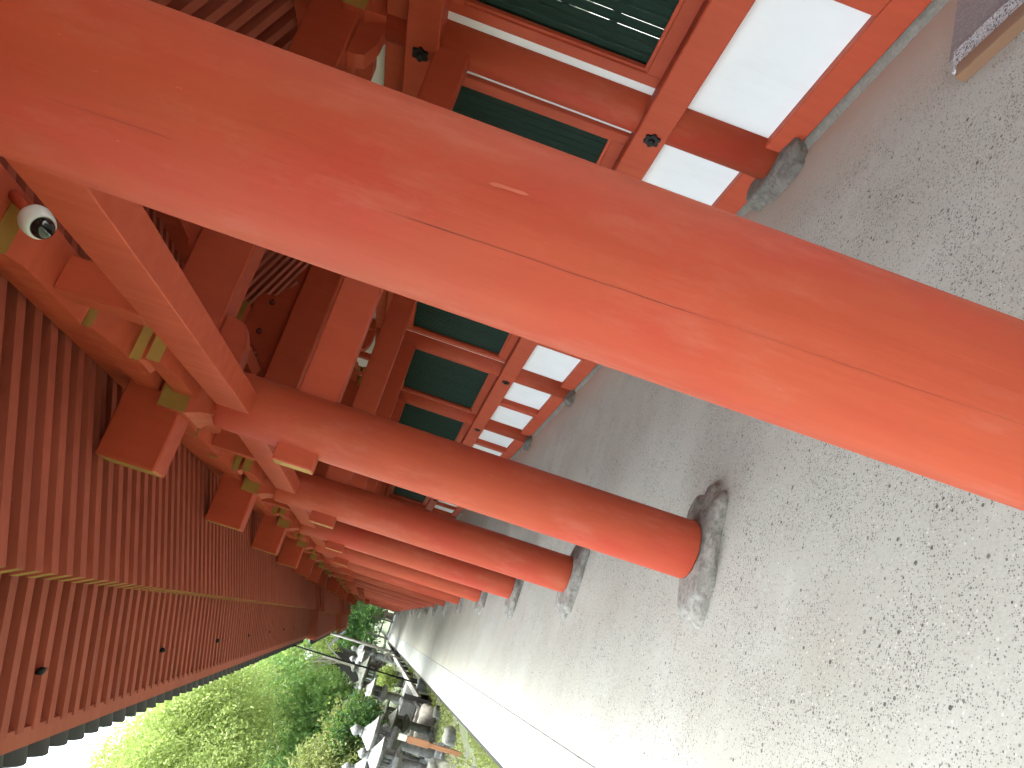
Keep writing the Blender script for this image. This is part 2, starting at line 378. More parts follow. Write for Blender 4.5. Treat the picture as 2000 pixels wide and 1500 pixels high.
# ------------------------------------------------------------------ corridor building
def arm_profile(L, h, end):            # boat shaped bracket arm, (along, z) from z=0 bottom to h
    pts = [(-L, h), (-L, h-end)]
    for i in range(1, 6):
        t = i/6; pts.append((-L+.30*L*t, h-end-(h-end)*math.sin(t*math.pi/2)))
    pts += [(-.66*L, 0), (.66*L, 0)]
    pts += [(-p[0], p[1]) for p in reversed(pts[:-2])]
    return pts
BR = {}
def bracket_meshes():
    # big bearing block on a column head: curved neck then square block with ochre end grain
    def block(name, w, h, neck, lo):
        V = []; F = []; mi = []
        zs = [0]+[neck*t for t in (.2, .45, .75, 1)]; rs = [lo]+[lo+(w-lo)*(t**1.8) for t in (.2, .45, .75, 1)]
        zs.append(h); rs.append(w)
        for z, r in zip(zs, rs): V += [(-r, -r, z), (r, -r, z), (r, r, z), (-r, r, z)]
        for j in range(len(zs)-1):
            for i in range(4):
                F.append((j*4+i, j*4+(i+1) % 4, (j+1)*4+(i+1) % 4, (j+1)*4+i)); mi.append(1 if (j == len(zs)-2 and i in (0, 2)) else 0)
        F += [(3, 2, 1, 0), tuple(len(V)-4+i for i in range(4))]; mi += [0, 0]
        return mesh(name, V, F, ['vermilion', 'ochre_end'], mi)
    BR['block'] = block('bearing_block', .155, .235, .11, .115)
    BR['small'] = block('small_block', .088, .074, .03, .066)
    p = arm_profile(.66, .10, .055)
    BR['arm'] = prism('bracket_arm', p, 'x', -.078, .078, 'vermilion', endedges=(0, len(p)-2))
    k = len(p)
    p2 = arm_profile(.92, .108, .055); BR['long'] = prism('long_bracket_arm', p2, 'x', -.09, .09, 'vermilion', endedges=(0, len(p2)-2))
    p3 = arm_profile(.30, .088, .055); BR['mid'] = prism('short_bracket_arm', p3, 'x', -.08, .08, 'vermilion', endedges=(0, len(p3)-2))
    BR['strut'] = box('bay_strut', -.06, .06, -.055, .055, 0, .276, 'vermilion', .004)
    # carved board and beam brackets (profiles in x,z)
    h_ = [(.0, 3.185), (.17, 3.185), (.205, 3.165), (.225, 3.12), (.235, 3.06), (.27, 3.015), (.32, 2.985), (.37, 2.945), (.40, 2.925), (.43, 2.945), (.47, 2.955), (.50, 2.935), (.53, 2.925), (.555, 2.905), (.565, 2.878)]
    BR['carved'] = prism('frog_leg_strut', [(RIDGE-x, z) for x, z in reversed(h_)]+[(RIDGE+x, z) for x, z in h_[1:]], 'y', -.03, .03, 'vermilion')
    rp_ = arm_profile(.42, .10, .05); BR['ridge_arm'] = prism('ridge_arm', rp_, 'x', -.055, .055, 'vermilion', endedges=(0, len(rp_)-2))
    a = [(3.10, 2.60), (2.785, 2.60), (2.785, 2.55), (2.80, 2.505), (2.825, 2.492), (2.85, 2.48), (2.89, 2.466), (2.94, 2.458), (3.10, 2.455)]
    BR['nose2'] = prism('beam_bracket', a, 'y', -.06, .06, 'vermilion')
    BR['nose'] = prism('beam_bracket', [(3.915-x, z) for x, z in a], 'y', -.06, .06, 'vermilion')
    # swirl
    pts = []
    for i in range(22):
        t = i/21; a = t*3.3*math.pi; r = .026*(1-.8*t); pts.append((r*math.cos(a), 0, r*math.sin(a)))
    BR['swirl'] = tube('carved_swirl', pts, .0045, 'black_iron', 5)
bracket_meshes()
def nail_cover():
    pts = []
    for i in range(36):
        a = 2*math.pi*i/36; r = .052*(1+.16*math.cos(6*a)); pts.append((r*math.cos(a), r*math.sin(a)*.86))
    me = prism('nail_cover', pts, 'x', -.012, 0, 'black_iron')
    dome = lathe('d', [(.02, 0), (.017, .010), (.009, .014)], 'black_iron', 12)
    V = []; F = []
    for me_, f in ((me, lambda c: (c.x, c.y, c.z)), (dome, lambda c: (-.012-c.z, c.x, c.y))):
        o = len(V); V += [f(v.co) for v in me_.vertices]; F += [tuple(i+o for i in p.vertices) for p in me_.polygons]
    return mesh('nail_cover', V, F, 'black_iron')
NAIL = nail_cover()

def column_mesh(r, h, seg=56):
    prof = []
    for i in range(25):
        t = i/24; prof.append((r*(1.0-.012*t*t), h*t))
    prof[0] = (r*.985, 0); prof.insert(1, (r, .008))
    prof[-1] = (r*.955, h); prof.insert(-1, (r*.985, h-.02))
    return lathe('column', prof, 'vermilion_column', seg)

def low_plane(x, dz): return 2.75+.4*x+dz
def fly_plane(x, dz): return 2.868+.28*x+dz
def build_roof(root, y0, y1, dz, single, spacing=.16, phase=3.07):
    """single: y-range whose rafters are separate parts"""
    hL, hF, w = .092, .072, .036
    # lower rafter, whole slope from ridge to tip
    xt = -.19
    xu = xt-.04
    lp = [(xt, low_plane(xt, 0)), (RIDGE, low_plane(RIDGE, 0)), (RIDGE, low_plane(RIDGE, 0)+hL), (xu, low_plane(xu, 0)+hL)]
    lower = prism('rafter', lp, 'y', -w, w, 'vermilion_worn', endedges=(3,))
    mirr = [(2*RIDGE-x, z) for x, z in lp]
    inner = prism('inner_rafter', mirr, 'y', -w, w, 'vermilion_worn', endedges=(3,))
    fp = [(-.81, fly_plane(-.81, 0)), (-.02, fly_plane(-.02, 0)), (-.02, fly_plane(-.02, 0)+hF), (-.81, fly_plane(-.81, 0)+hF)]
    fly = prism('flying_rafter', fp, 'y', -w*.92, w*.92, 'vermilion_worn')
    # sheathing = the roof part itself
    t = .02; e = .0015
    poly = [(-.09, low_plane(-.09, 0)+hL+e), (RIDGE, low_plane(RIDGE, 0)+hL+e), (2*RIDGE-(-.09), low_plane(-.09, 0)+hL+e), (2*RIDGE+.09, low_plane(-.09, 0)+hL+t), (RIDGE, low_plane(RIDGE, 0)+hL+t+.01), (-.09, low_plane(-.09, 0)+hL+t)]
    roof = part('roof', prism('roof', poly, 'y', y0, y1, 'dark_red_board'), root, (0, 0, dz))
    part('flying_sheathing', prism('flying_sheathing', [(-.83, fly_plane(-.83, 0)+hF+e), (.0, fly_plane(0, 0)+hF+e), (.0, fly_plane(0, 0)+hF+t), (-.83, fly_plane(-.83, 0)+hF+t)], 'y', y0, y1, 'dark_red_board'), roof, (0, 0, dz))
    kz = low_plane(-.15, 0)+hL+.004
    part('eave_purlin', prism('eave_purlin', [(-.172, kz-.010), (-.085, kz+.024), (-.085, fly_plane(-.085, 0)-.002), (-.172, fly_plane(-.172, 0)-.002)], 'y', y0+.01, y1-.01, 'vermilion'), roof, (0, 0, dz))
    fz = fly_plane(-.86, 0)
    part('eave_board', prism('eave_board', [(-.875, fz+.012), (-.797, fly_plane(-.797, 0)+.006), (-.797, fz+.098), (-.875, fz+.105)], 'y', y0+.005, y1-.005, 'vermilion_worn'), roof, (0, 0, dz))
    part('tile_batten', box('tile_batten', -.868, -.80, y0+.015, y1-.015, fz+.107, fz+.135, 'vermilion_worn'), roof, (0, 0, dz))
    part('ridge_beam', box('ridge_beam', RIDGE-.07, RIDGE+.07, y0+.02, y1-.02, low_plane(RIDGE, 0)-.17, low_plane(RIDGE, 0)-.003, 'vermilion'), roof, (0, 0, dz))
    n0 = math.ceil((y0+.06-phase)/spacing); n1 = math.floor((y1-.06-phase)/spacing)
    J = {'l': [], 'i': [], 'f': []}
    for i in range(n0, n1+1):
        y = phase+spacing*i
        jy = random.uniform(-.004, .004)
        if single[0] <= y <= single[1]:
            part('rafter', lower, roof, (0, y+jy, dz)); part('flying_rafter', fly, roof, (0, y+jy+random.uniform(-.003, .003), dz)); part('inner_rafter', inner, roof, (0, y, dz))
        else:
            J['l'].append((lower, (0, y, 0))); J['i'].append((inner, (0, y, 0))); J['f'].append((fly, (0, y, 0)))
    for k, nm in (('l', 'rafter_row'), ('i', 'inner_rafter_row'), ('f', 'flying_rafter_row')):
        if J[k]: part(nm, joined(nm, J[k], ['vermilion_worn', 'ochre_end']), roof, (0, 0, dz), kind='stuff')
    # tiles: eave course as single parts, the covered slope as one field
    sl = .36
    def tz(x): return fz+.135+.02+sl*(x+.87)
    def cap(x0, x1, r=.062):
        V = []; F = []; n = 10
        for x in (x0, x1):
            for i in range(n+1):
                a = math.pi*i/n; V.append((x, r*math.cos(a), tz(x)+r*math.sin(a)*1.02))
        for i in range(n): F.append((i, i+1, n+2+i, n+1+i))
        F.append(tuple(range(n, -1, -1))); F.append((0, n+1, 2*n+1, n))
        return mesh('roof_tile', V, F, 'roof_tile', smooth=False)
    def pan(x0, x1, w_=.25):
        V = []; F = []; n = 8
        for z in (0, -.022):
            for x in (x0, x1):
                for i in range(n+1):
                    t_ = i/n*2-1; V.append((x, t_*w_/2*.97, tz(x)-.005+z-.038*(1-t_*t_)))
        m_ = n+1
        for i in range(n):
            F += [(i, m_+i, m_+i+1, i+1), (2*m_+i, 2*m_+i+1, 3*m_+i+1, 3*m_+i), (i, i+1, 2*m_+i+1, 2*m_+i)]
        return mesh('pan_tile', V, F, 'roof_tile')
    capm, panm = cap(-.985, -.66), pan(-.985, -.66)
    disc = []
    V = [(v.co.x, v.co.y, v.co.z) for v in capm.vertices]
    field = []
    capf, panf = cap(-.70, RIDGE), pan(-.70, RIDGE)
    ny = int((y1-y0)/.25)
    for i in range(ny):
        y = y0+.125+.25*i
        if single[0]-1 <= y <= single[1]:
            part('roof_tile', capm, roof, (random.uniform(-.008, .004), y+.125, dz+random.uniform(-.003, .003))); part('pan_tile', panm, roof, (random.uniform(-.008, .004), y, dz+random.uniform(-.004, .002)))
            field += [(capf, (0, y+.125, .004)), (panf, (0, y, .004))]
        else:
            field += [(capm, (0, y+.125, 0)), (panm, (0, y, 0)), (capf, (0, y+.125, .004)), (panf, (0, y, .004))]
    part('tile_field', joined('tile_field', field, ['roof_tile']), roof, (0, 0, dz), kind='stuff')
    # back slope cover, closed underside
    zr = tz(RIDGE)
    part('back_slope', prism('back_slope', [(RIDGE-.05, zr+.03), (RIDGE+.05, zr+.03), (2*RIDGE+.98, tz(-.985)), (2*RIDGE+.98, tz(-.985)-.05), (RIDGE, zr-.06)], 'y', y0, y1, 'roof_tile'), roof, (0, 0, dz))
    return roof

def build_corridor(name, label, ks, y0, y1, dz, single, detail=True, colpos=None):
    root = thing(name, label, 'building', (1.95, (max(y0, 0)+y1)/2, 0))
    colpos = colpos or {}
    h = 2.466+dz-.075
    cm = column_mesh(.148, h); big = column_mesh(.163, h, 96)
    cols = {}
    for k in ks:
        x, y = colpos.get(k, (COLX, coly(k)))
        cols[k] = (x, y)
        c = part('column', big if k == -1 else cm, root, (x, y, .075)); c.rotation_euler.z = random.uniform(0, 6)
        # bracket set
        for bx, nm in ((x, 'bracket'), (WALLX, 'wall')):
            by = y if nm == 'bracket' else coly(k)
            bb = part('bearing_block', BR['block'], root, (bx, by, 2.462+dz))
            if k == -1 and nm == 'bracket': continue
            part('bracket_arm', BR['arm'], root, (bx, by, 2.547+dz))
            for s in (-.53, .53): part('small_block', BR['small'], root, (bx, by+s, 2.648+dz))
            part('long_bracket_arm', BR['long'], root, (bx, by, 2.7225+dz)) if k != -1 else None
        # cross frame
        cb = part('crossbeam', box('crossbeam', .315, 3.62, -.10, .10, 2.602, 2.874, 'vermilion', .008, end=('-x',)), root, (x-COLX, coly(k) if k >= 0 else y, dz))
        yk = coly(k) if k >= 0 else y
        part('beam_bracket', BR['nose'], cb, (x-COLX, yk, dz-.002)); part('beam_bracket', BR['nose2'], cb, (0, yk, dz-.002))
        if k != -1:
          part('lower_tie', box('lower_tie', x-.215, 3.10, -.062, .062, 1.957, 2.150, 'vermilion', .006, end=('-x',)), root, (0, yk, dz))
        cv = part('frog_leg_strut', BR['carved'], root, (0, yk, dz))
        for sx, sz in ((RIDGE+.17, 3.055), (RIDGE-.10, 3.06)): part('carved_swirl', BR['swirl'], cv, (sx, yk-.032, sz+dz))
        part('small_block', BR['small'], root, (RIDGE, yk, 3.186+dz)); part('ridge_arm', BR['ridge_arm'], root, (RIDGE, yk, 3.2605+dz))
        # wall post
        part('wall_post', lathe('wall_post', [(.145, .08), (.145, 2.46+dz)], 'vermilion_column', 40) if k == ks[0] else bpy.data.meshes['wall_post'], root, (WALLX+.01, coly(k), 0 if k == ks[0] else 0)) if dz == 0 else part('wall_post', box('wall_post_square', -.13, .13, -.13, .13, .05, 2.46+dz, 'vermilion_column'), root, (WALLX+.01, coly(k), 0))
    # longitudinal members bay by bay
    for i, k in enumerate(ks[:-1]):
        (xa, ya), (xb, yb) = cols[k], cols[ks[i+1]]
        xa -= .015; xb -= .015
        tb = [(xa-.05, ya+.10), (xb-.05, yb-.10), (xb+.05, yb-.10), (xa+.05, ya+.10)]
        me = prism('tie_beam', tb, 'z', 2.302, 2.4655, 'vermilion', bev=.003); part('tie_beam', me, root, (0, 0, dz))
        ym = (ya+yb)/2; xm = (xa+xb)/2+.01
        part('bay_strut', BR['strut'], root, (xm, ym, 2.466+dz)); part('short_bracket_arm', BR['mid'], root, (xm, ym, 2.743+dz))
        yw = (coly(k)+coly(ks[i+1]))/2
        part('wall_bay_strut', box('wall_bay_strut', -.05, .03, -.05, .05, 2.472, 2.83, 'vermilion'), root, (WALLX-.02, yw, dz))
    # purlins
    part('purlin', box('purlin', .69, .84, y0+.03, y1-.03, 2.832, 3.02, 'vermilion', .006), root, (0, 0, dz))
    part('purlin', box('purlin', 3.08, 3.235, y0+.03, y1-.03, 2.832, 3.02, 'vermilion', .006), root, (0, 0, dz))
    build_roof(root, y0, y1, dz, single)
    if dz < 0:
        up = .235
        gp = [(-.90, 2.66), (-.2, 2.80), (RIDGE, 3.60), (2*RIDGE+.2, 2.80), (2*RIDGE+.9, 2.66), (2*RIDGE+.9, 2.95+up), (RIDGE, 3.95+up), (-.90, 2.95+up)]
        part('gable_board', prism('gable_board', gp, 'y', y0-.14, y0-.02, 'vermilion_worn'), root, (0, 0, dz))
    # ---------------- lattice wall
    wk = ([ks[0]-1] if dz < 0 else [])+[k for k in ks if k >= -1]          # unseen bays behind the viewer are left out to let light in
    wy0, wy1 = coly(wk[0]), coly(wk[-1])
    rl = part('waist_rail', box('waist_rail', 2.985, 3.122, wy0, wy1, .735, .918, 'vermilion', .008), root)
    nr = part('head_rail', box('head_rail', 2.985, 3.13, wy0, wy1, 2.135, 2.328, 'vermilion', .008), root, (0, 0, dz))
    part('wall_tie', box('wall_tie', 3.075, 3.22, wy0, wy1, 2.331, 2.47, 'vermilion', .006), root, (0, 0, dz))
    part('plaster_band', box('plaster_band', WALLX, WALLX+.05, wy0, wy1, 2.472, 2.83, 'white_plaster'), root, (0, 0, dz))
    for k in wk:
        part('nail_cover', NAIL, rl, (2.984, coly(k)+.0, .815)); part('nail_cover', NAIL, nr, (2.984, coly(k), 2.232+dz))
    for i, k in enumerate(wk[:-1]):
        a, b_ = coly(k), coly(wk[i+1]); c = (a+b_)/2
        part('sill_beam', box('sill_beam', 3.105, 3.25, a+.10, b_-.10, .035, .188, 'vermilion', .006), root)
        part('stud', box('stud', 3.085, 3.20, c-.078, c+.078, .19, .74, 'vermilion', .012), root)
        for s, (p, q) in enumerate(((a+.10, c-.06), (c+.06, b_-.10))):
            part('plaster_panel', box('plaster_panel', WALLX+.002, WALLX+.05, p, q, .18, .75, 'white_plaster'), root)
        top = 2.14+dz
        for p, q in ((a+.10, c-1.042), (c+1.042, b_-.10)):
            part('plaster_strip', box('plaster_strip', WALLX-.005, WALLX+.05, p, q, .87, top, 'white_plaster'), root)
        # window frame (one mesh ring) > slats
        ow, oz0, oz1, fw = .955, 1.0, 2.05+dz, .085
        ring = []
        for (x_0, x_1, yy0, yy1, zz0, zz1) in ((3.125, 3.21, c-ow-fw, c-ow, .88, top), (3.125, 3.21, c+ow, c+ow+fw, .88, top), (3.125, 3.21, c-ow, c+ow, .88, oz0), (3.125, 3.21, c-ow, c+ow, oz1, top)):
            ring.append((box('w', x_0, x_1, yy0-a, yy1-a, zz0, zz1, 'vermilion', .004), (0, 0, 0)))
        wf = part('lattice_window', joined('lattice_window', ring, ['vermilion']), root, (0, a, 0))
        # inner bead
        bead = []
        for (yy0, yy1, zz0, zz1) in ((c-ow, c-ow+.022, oz0, oz1), (c+ow-.022, c+ow, oz0, oz1), (c-ow+.022, c+ow-.022, oz0, oz0+.02)):
            bead.append((box('b', 3.138, 3.16, yy0-a, yy1-a, zz0, zz1, 'vermilion'), (0, 0, 0)))
        part('window_bead', joined('window_bead', bead, ['vermilion']), wf, (0, a, 0))
        ns = 27; pit = 2*ow/ns
        for s_ in range(3):     # slats are slim diamonds set almost touching
            nm = 'slat_%d_%d' % (s_, int(dz*100))
            if nm not in BR:
                hw = pit*.5*(.985, .965, .88)[s_]
                BR[nm] = prism('slat', [(-.012, 0), (-.003, -hw), (.003, -hw), (.012, 0), (.003, hw), (-.003, hw)], 'z', oz0+.001, oz1-.001, 'green_slat')
        if detail and k <= 5:
            for j in range(ns):
                part('slat', BR['slat_%d_%d' % ((random.choice((0, 1, 2, 2)) if k == -1 and j > 12 else random.choice((0, 0, 0, 1))), int(dz*100))], wf, (3.18, c-ow+pit*(j+.5)+random.uniform(-.001, .001), 0))
        else:
            part('slats', joined('slats', [(BR['slat_0_%d' % int(dz*100)], (0, pit*(j+.5), 0)) for j in range(ns)], ['green_slat']), wf, (3.18, c-ow, 0), kind='stuff')
        for zz in (1.25, 1.52, 1.79):
            part('slat_rail', box('slat_rail', 3.212, 3.235, c-ow, c+ow, zz, zz+.045, 'green_slat'), wf)
    return root, cols

ks1 = list(range(-3, 7))
POS = {-1: (.676, 1.25), -2: (.70, -1.25), -3: (.72, -3.80)}
corr, cols1 = build_corridor('covered_corridor', 'vermilion timber corridor with round columns, white lower wall and green lattice windows', ks1, -5.6, SEC1_END, 0, (.4, 18.0), True, POS)
ks2 = list(range(7, 12)); ks3 = list(range(12, 17))
c2, cols2 = build_corridor('covered_corridor', 'farther stretch of red corridor stepping down behind the near eave', ks2, SEC1_END+.15, 33.2, -.2, (0, 0), False)
c3, cols3 = build_corridor('covered_corridor', 'farthest and lowest stretch of red corridor beside the grey railing', ks3, 33.4, 46.2, -.42, (0, 0), False)
# yellowed hooks under the eave, cracks and scars on the near column
roof1 = [o for o in corr.children if o.name.startswith('roof')][0]
for i, y in enumerate((3.81, 5.91, 8.0, 10.02, 12.1, 14.2, 16.2)):
    part('gutter_hook', rock('gutter_hook', .020, .024, .022, i, 'black_iron', .2, 1, 2), roof1, (-.59, y, fly_plane(-.59, 0)+.0))
nearcol = [o for o in corr.children if o.name.startswith('column') and abs(wpos(o).y-1.25) < .01][0]
nearcol.rotation_euler.z = 0
def surface_strip(name, ang0, z0, z1, wid, drift, mat, r=.1632, seed=0, n=70):
    V = []; F = []; cx, cy = POS[-1]
    for i in range(n+1):
        t = i/n; z = z0+(z1-z0)*t
        w = wid*(.25+.75*abs(mnoise.noise(Vector((z*6, seed, 0))))+.2)*min(1, 8*t, 8*(1-t))+.0002
        a = ang0+drift*t+.012*mnoise.noise(Vector((z*7, seed+5, 0)))+.004*mnoise.noise(Vector((z*40, seed, 0)))
        for s in (-1, 1): V.append(((r)*math.cos(a+s*w/r/2), (r)*math.sin(a+s*w/r/2), z))
    for i in range(n): F.append((2*i, 2*i+1, 2*i+3, 2*i+2))
    return mesh(name, V, F, mat)
av = math.atan2(-POS[-1][1], -POS[-1][0])       # direction from column to viewer
def rr(z): 
    t = (z-.075)/2.391; return .163*(1-.012*t*t)+.0003
for a0, z0, z1, w, d, sd_ in ((-.115, 1.12, 1.68, .0013, -.06, 1), (-.06, .5, 1.12, .0005, -.05, 3), (-.215, 2.0, 2.2, .0005, -.02, 2)):
    me = surface_strip('crack', av-a0*-1, z0, z1, w, d, 'crack_dark', .1633, sd_)
    part('crack', me, nearcol, (POS[-1][0], POS[-1][1], 0))
me = surface_strip('paint_scar', av+.42, 1.47, 1.535, .011, -.02, 'scrape', .1634, 9, 20); part('paint_scar', me, nearcol, (POS[-1][0], POS[-1][1], 0))
for i in range(6):
    z = random.uniform(.5, 2.3); a = av+random.uniform(-1.0, .8)
    part('paint_chip', surface_strip('paint_chip', a, z, z+random.uniform(.004, .012), .0016, 0, 'scrape', .1633, i, 6), nearcol, (POS[-1][0], POS[-1][1], 0))

# mortar strip along the wall base and stones under posts
mv = []; mf = []; n_ = 900
for i in range(n_+1):
    y = -4+24.5*i/n_
    o = .014*mnoise.noise(Vector((y*3, 0, 0)))+.012*mnoise.noise(Vector((y*11, 0, 0)))+.009*mnoise.noise(Vector((y*35, 0, 0)))
    mv += [(3.235, y, .034), (3.105, y, .028+o*.4), (3.088+o*.6, y, .014+o*.5), (3.058+o, y, -.004)]
for i in range(n_):
    for j in range(3): mf.append((i*4+j, (i+1)*4+j, (i+1)*4+j+1, i*4+j+1))
part('mortar_fillet', mesh('mortar_fillet', mv, mf, 'mortar', smooth=True), corr)
part('mortar_fillet', box('mortar_fillet_far', 3.08, 3.23, 20.6, 46, -.004, .034, 'mortar'), c2)

ordn = ['nearest', 'second', 'third', 'fourth', 'fifth', 'sixth', 'seventh']
# foundation stones (columns rest on them)
shapes = {0: (.36, .225, .095), 1: (.34, .22, .10)}
for k, (x, y) in {**cols1, **cols2, **cols3}.items():
    if k < -1: continue
    sx, sy, sz = shapes.get(k, (random.uniform(.25, .31), random.uniform(.22, .27), random.uniform(.095, .105)))
    lab = {-1: 'grey foundation stone under the big foreground column', 0: 'long weathered foundation stone under the first whole column, dark at its wall end',
           1: 'dark-faced foundation stone under the second whole column', 2: 'foundation stone under the third whole column', 3: 'foundation stone under the fourth whole column', 4: 'foundation stone under the fifth whole column', 5: 'foundation stone under the sixth whole column', 6: 'foundation stone under the last column of the near stretch'}.get(k, 'small grey foundation stone far down the column row')
    dx = -.0 if k == 0 else -.04
    dy = -.03 if k == 0 else -.02
    thing('foundation_stone', lab, 'stone', (x+dx, y+dy, 0), rock('foundation_stone', sx, sy, sz, k+3.3, 'foundation_stone', .21, 4, .74), 'stones under the columns', (0, 0, .12 if k == 0 else random.uniform(-.3, .3)))
for k in (0, 2, 3):
    lab = {0: 'brown-grey stone under the wall post nearest the viewer', 2: 'small stone under the wall post seen between the two front columns', 3: 'small stone at the next wall post behind the front column'}.get(k, 'small stone under a wall post hidden behind the columns')
    thing('foundation_stone', lab, 'stone', (3.10 if k else 3.11, coly(k)-.02, .0), rock('foundation_stone', .19 if k == 0 else .17, .31 if k == 0 else .18, .125 if k == 0 else .11, k*1.9+9, 'foundation_dark', .22, 4, .8), 'stones under the wall posts')

# granite step with board at the wall, top right
thing('floor_mat', 'dull mauve mat lying between the wall and the granite strip', 'mat', (2.86, 1.2, 0), box('floor_mat', -.195, .205, -1.9, 1.16, 0, .006, 'granite_dark'))
thing('granite_kerb', 'black and white speckled granite strip beside the wall', 'kerb', (2.60, 1.2, 0), box('granite_kerb', -.052, .06, -1.9, 1.10, 0, .03, 'speckled_granite', .003))
thing('wooden_board', 'brown wooden board edging the granite strip', 'board', (2.51, 1.2, 0), box('wooden_board', -.035, .035, -1.9, 1.05, 0, .046, 'brown_board', .004))

# dome camera under the purlin
dc = thing('security_camera', 'white dome security camera with black lens above the tie beam', 'camera', (.752, 2.19, 2.745))
bs = lathe('housing', [(.030, -.050), (.034, -.055), (.052, -.060), (.056, -.075), (.054, -.10), (.050, -.122), (.043, -.134)][::-1], 'camera_white', 32)
o = part('housing', bs, dc, wpos(dc)); part('mount', lathe('mount', [(.018, -.052), (.018, .13)], 'vermilion', 16), dc, wpos(dc))
dl = lathe('dome_lens', [(.002, -.172), (.016, -.169), (.028, -.161), (.036, -.149), (.040, -.134), (.039, -.115)], 'dome_black', 28)
o = part('dome_lens', dl, dc, wpos(dc))
dc.rotation_euler = (math.radians(-26), math.radians(30), 0); dc.scale = (.8, .8, .8)

# ------------------------------------------------------------------ garden: lanterns
def hexp(prof, mat, name, n=6, smooth=False): return lathe(name, prof, mat, n, smooth, math.pi/6)
def lantern_meshes(mat):
    L = {}
    L['base'] = hexp([(.30, 0), (.30, .10), (.26, .13), (.22, .20), (.15, .23)], mat, 'base')
    L['shaft'] = lathe('shaft', [(.125, .22), (.115, .45), (.125, .52), (.135, .55), (.125, .58), (.112, .80), (.12, .98)], mat, 20)
    L['platform'] = hexp([(.13, .97), (.17, 1.01), (.27, 1.08), (.29, 1.11), (.29, 1.17), (.24, 1.19)], mat, 'platform')
    # fire box: six posts with openings
    ring = []
    for i in range(6):
        a = math.pi/6+i*math.pi/3; c_, s_ = .165*math.cos(a), .165*math.sin(a)
        ring.append((box('p', c_-.03, c_+.03, s_-.03, s_+.03, 1.19, 1.46, mat), (0, 0, 0)))
    ring.append((hexp([(.20, 1.19), (.20, 1.235)], mat, 'r'), (0, 0, 0))); ring.append((hexp([(.20, 1.42), (.20, 1.46)], mat, 'r'), (0, 0, 0)))
    L['firebox'] = joined('firebox', ring, [mat])
    slats = [(box('g', math.cos(math.pi*k/3)*.145-.008, math.cos(math.pi*k/3)*.145+.008, math.sin(math.pi*k/3)*.145+s*.035-.007, math.sin(math.pi*k/3)*.145+s*.035+.007, 1.23, 1.43, mat), (0, 0, 0)) for k in range(6) for s in (-1, 0, 1)]
    L['grille'] = joined('grille', slats, [mat])
    V = [];
    L['roof'] = hexp([(.18, 1.455), (.36, 1.47), (.39, 1.50), (.40, 1.535), (.33, 1.565), (.24, 1.62), (.15, 1.70), (.09, 1.75)], mat, 'roof')
    L['jewel'] = lathe('jewel', [(.075, 1.745), (.095, 1.77), (.07, 1.80), (.06, 1.815), (.09, 1.85), (.105, 1.895), (.08, 1.945), (.03, 1.985), (.004, 2.01)], mat, 16)
    for me in L.values():
        pass
    return L
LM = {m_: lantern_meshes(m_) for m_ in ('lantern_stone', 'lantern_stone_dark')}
def gz(x, y):
    d = -x-.87; return -.10-.16*min(1, d/.45)+.10*max(0, min(1, (d-.6)/1.6))+max(0, d-3)*.035
def lantern(x, y, s, label, mat='lantern_stone', rot=None, z=None, tilt=0, fat=1., paper=False):
    t = thing('stone_lantern', label, 'stone lantern', (x, y, gz(x, y)-.04 if z is None else z), None, 'stone lanterns in the garden')
    for nm, me in LM[mat].items():
        o = bpy.data.objects.new(nm, me); COL.objects.link(o); o.parent = t
        if nm == 'grille': o['kind'] = 'stuff'
    if paper:
        for k in range(6):
            a = k*math.pi/3; c_, s_ = .152*math.cos(a), .152*math.sin(a)
            pm = bpy.data.meshes.get('paper_pane') or box('paper_pane', -.002, .002, -.06, .06, 1.245, 1.41, 'lantern_paper')
            o = bpy.data.objects.new('paper_pane', pm); COL.objects.link(o); o.parent = t; o.location = (c_, s_, 0); o.rotation_euler = (0, 0, a)
    t.scale = (s*fat, s*fat, s); t.rotation_euler = (tilt, tilt*.6, random.uniform(0, 1.0) if rot is None else rot)
lantern(-1.58, 13.0, .73, 'pale stone lantern with round jewel top beyond the brown signpost', rot=.2, fat=1.05)
lantern(-1.78, 12.5, .63, 'low weathered stone lantern left of the pale jewel-topped lantern', rot=.5, fat=1.15)
lantern(-2.16, 13.4, .68, 'stone lantern cut by the picture edge', rot=.1, fat=1.1)
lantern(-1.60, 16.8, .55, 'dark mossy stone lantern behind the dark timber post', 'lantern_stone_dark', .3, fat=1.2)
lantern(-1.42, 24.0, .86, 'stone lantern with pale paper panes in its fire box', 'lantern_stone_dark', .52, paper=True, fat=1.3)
lantern(-1.24, 32.0, .95, 'bright stone lantern lit by the sun near the grey pole', 'lantern_stone', .2, fat=1.1)
lantern(-1.55, 31.0, .92, 'sunlit stone lantern just left of the bright lantern', 'lantern_stone', .6, fat=1.1)
lantern(-1.98, 14.6, .62, 'shaded stone lantern in the row behind the pale lantern', 'lantern_stone', .6)
lantern(-2.42, 15.2, .66, 'stone lantern under the olive shrub by the picture edge', 'lantern_stone', .6)
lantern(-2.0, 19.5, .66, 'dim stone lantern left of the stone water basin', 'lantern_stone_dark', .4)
lantern(-1.98, 26.0, .8, 'dim mossy lantern left of the paper-pane lantern', 'lantern_stone_dark', .4)
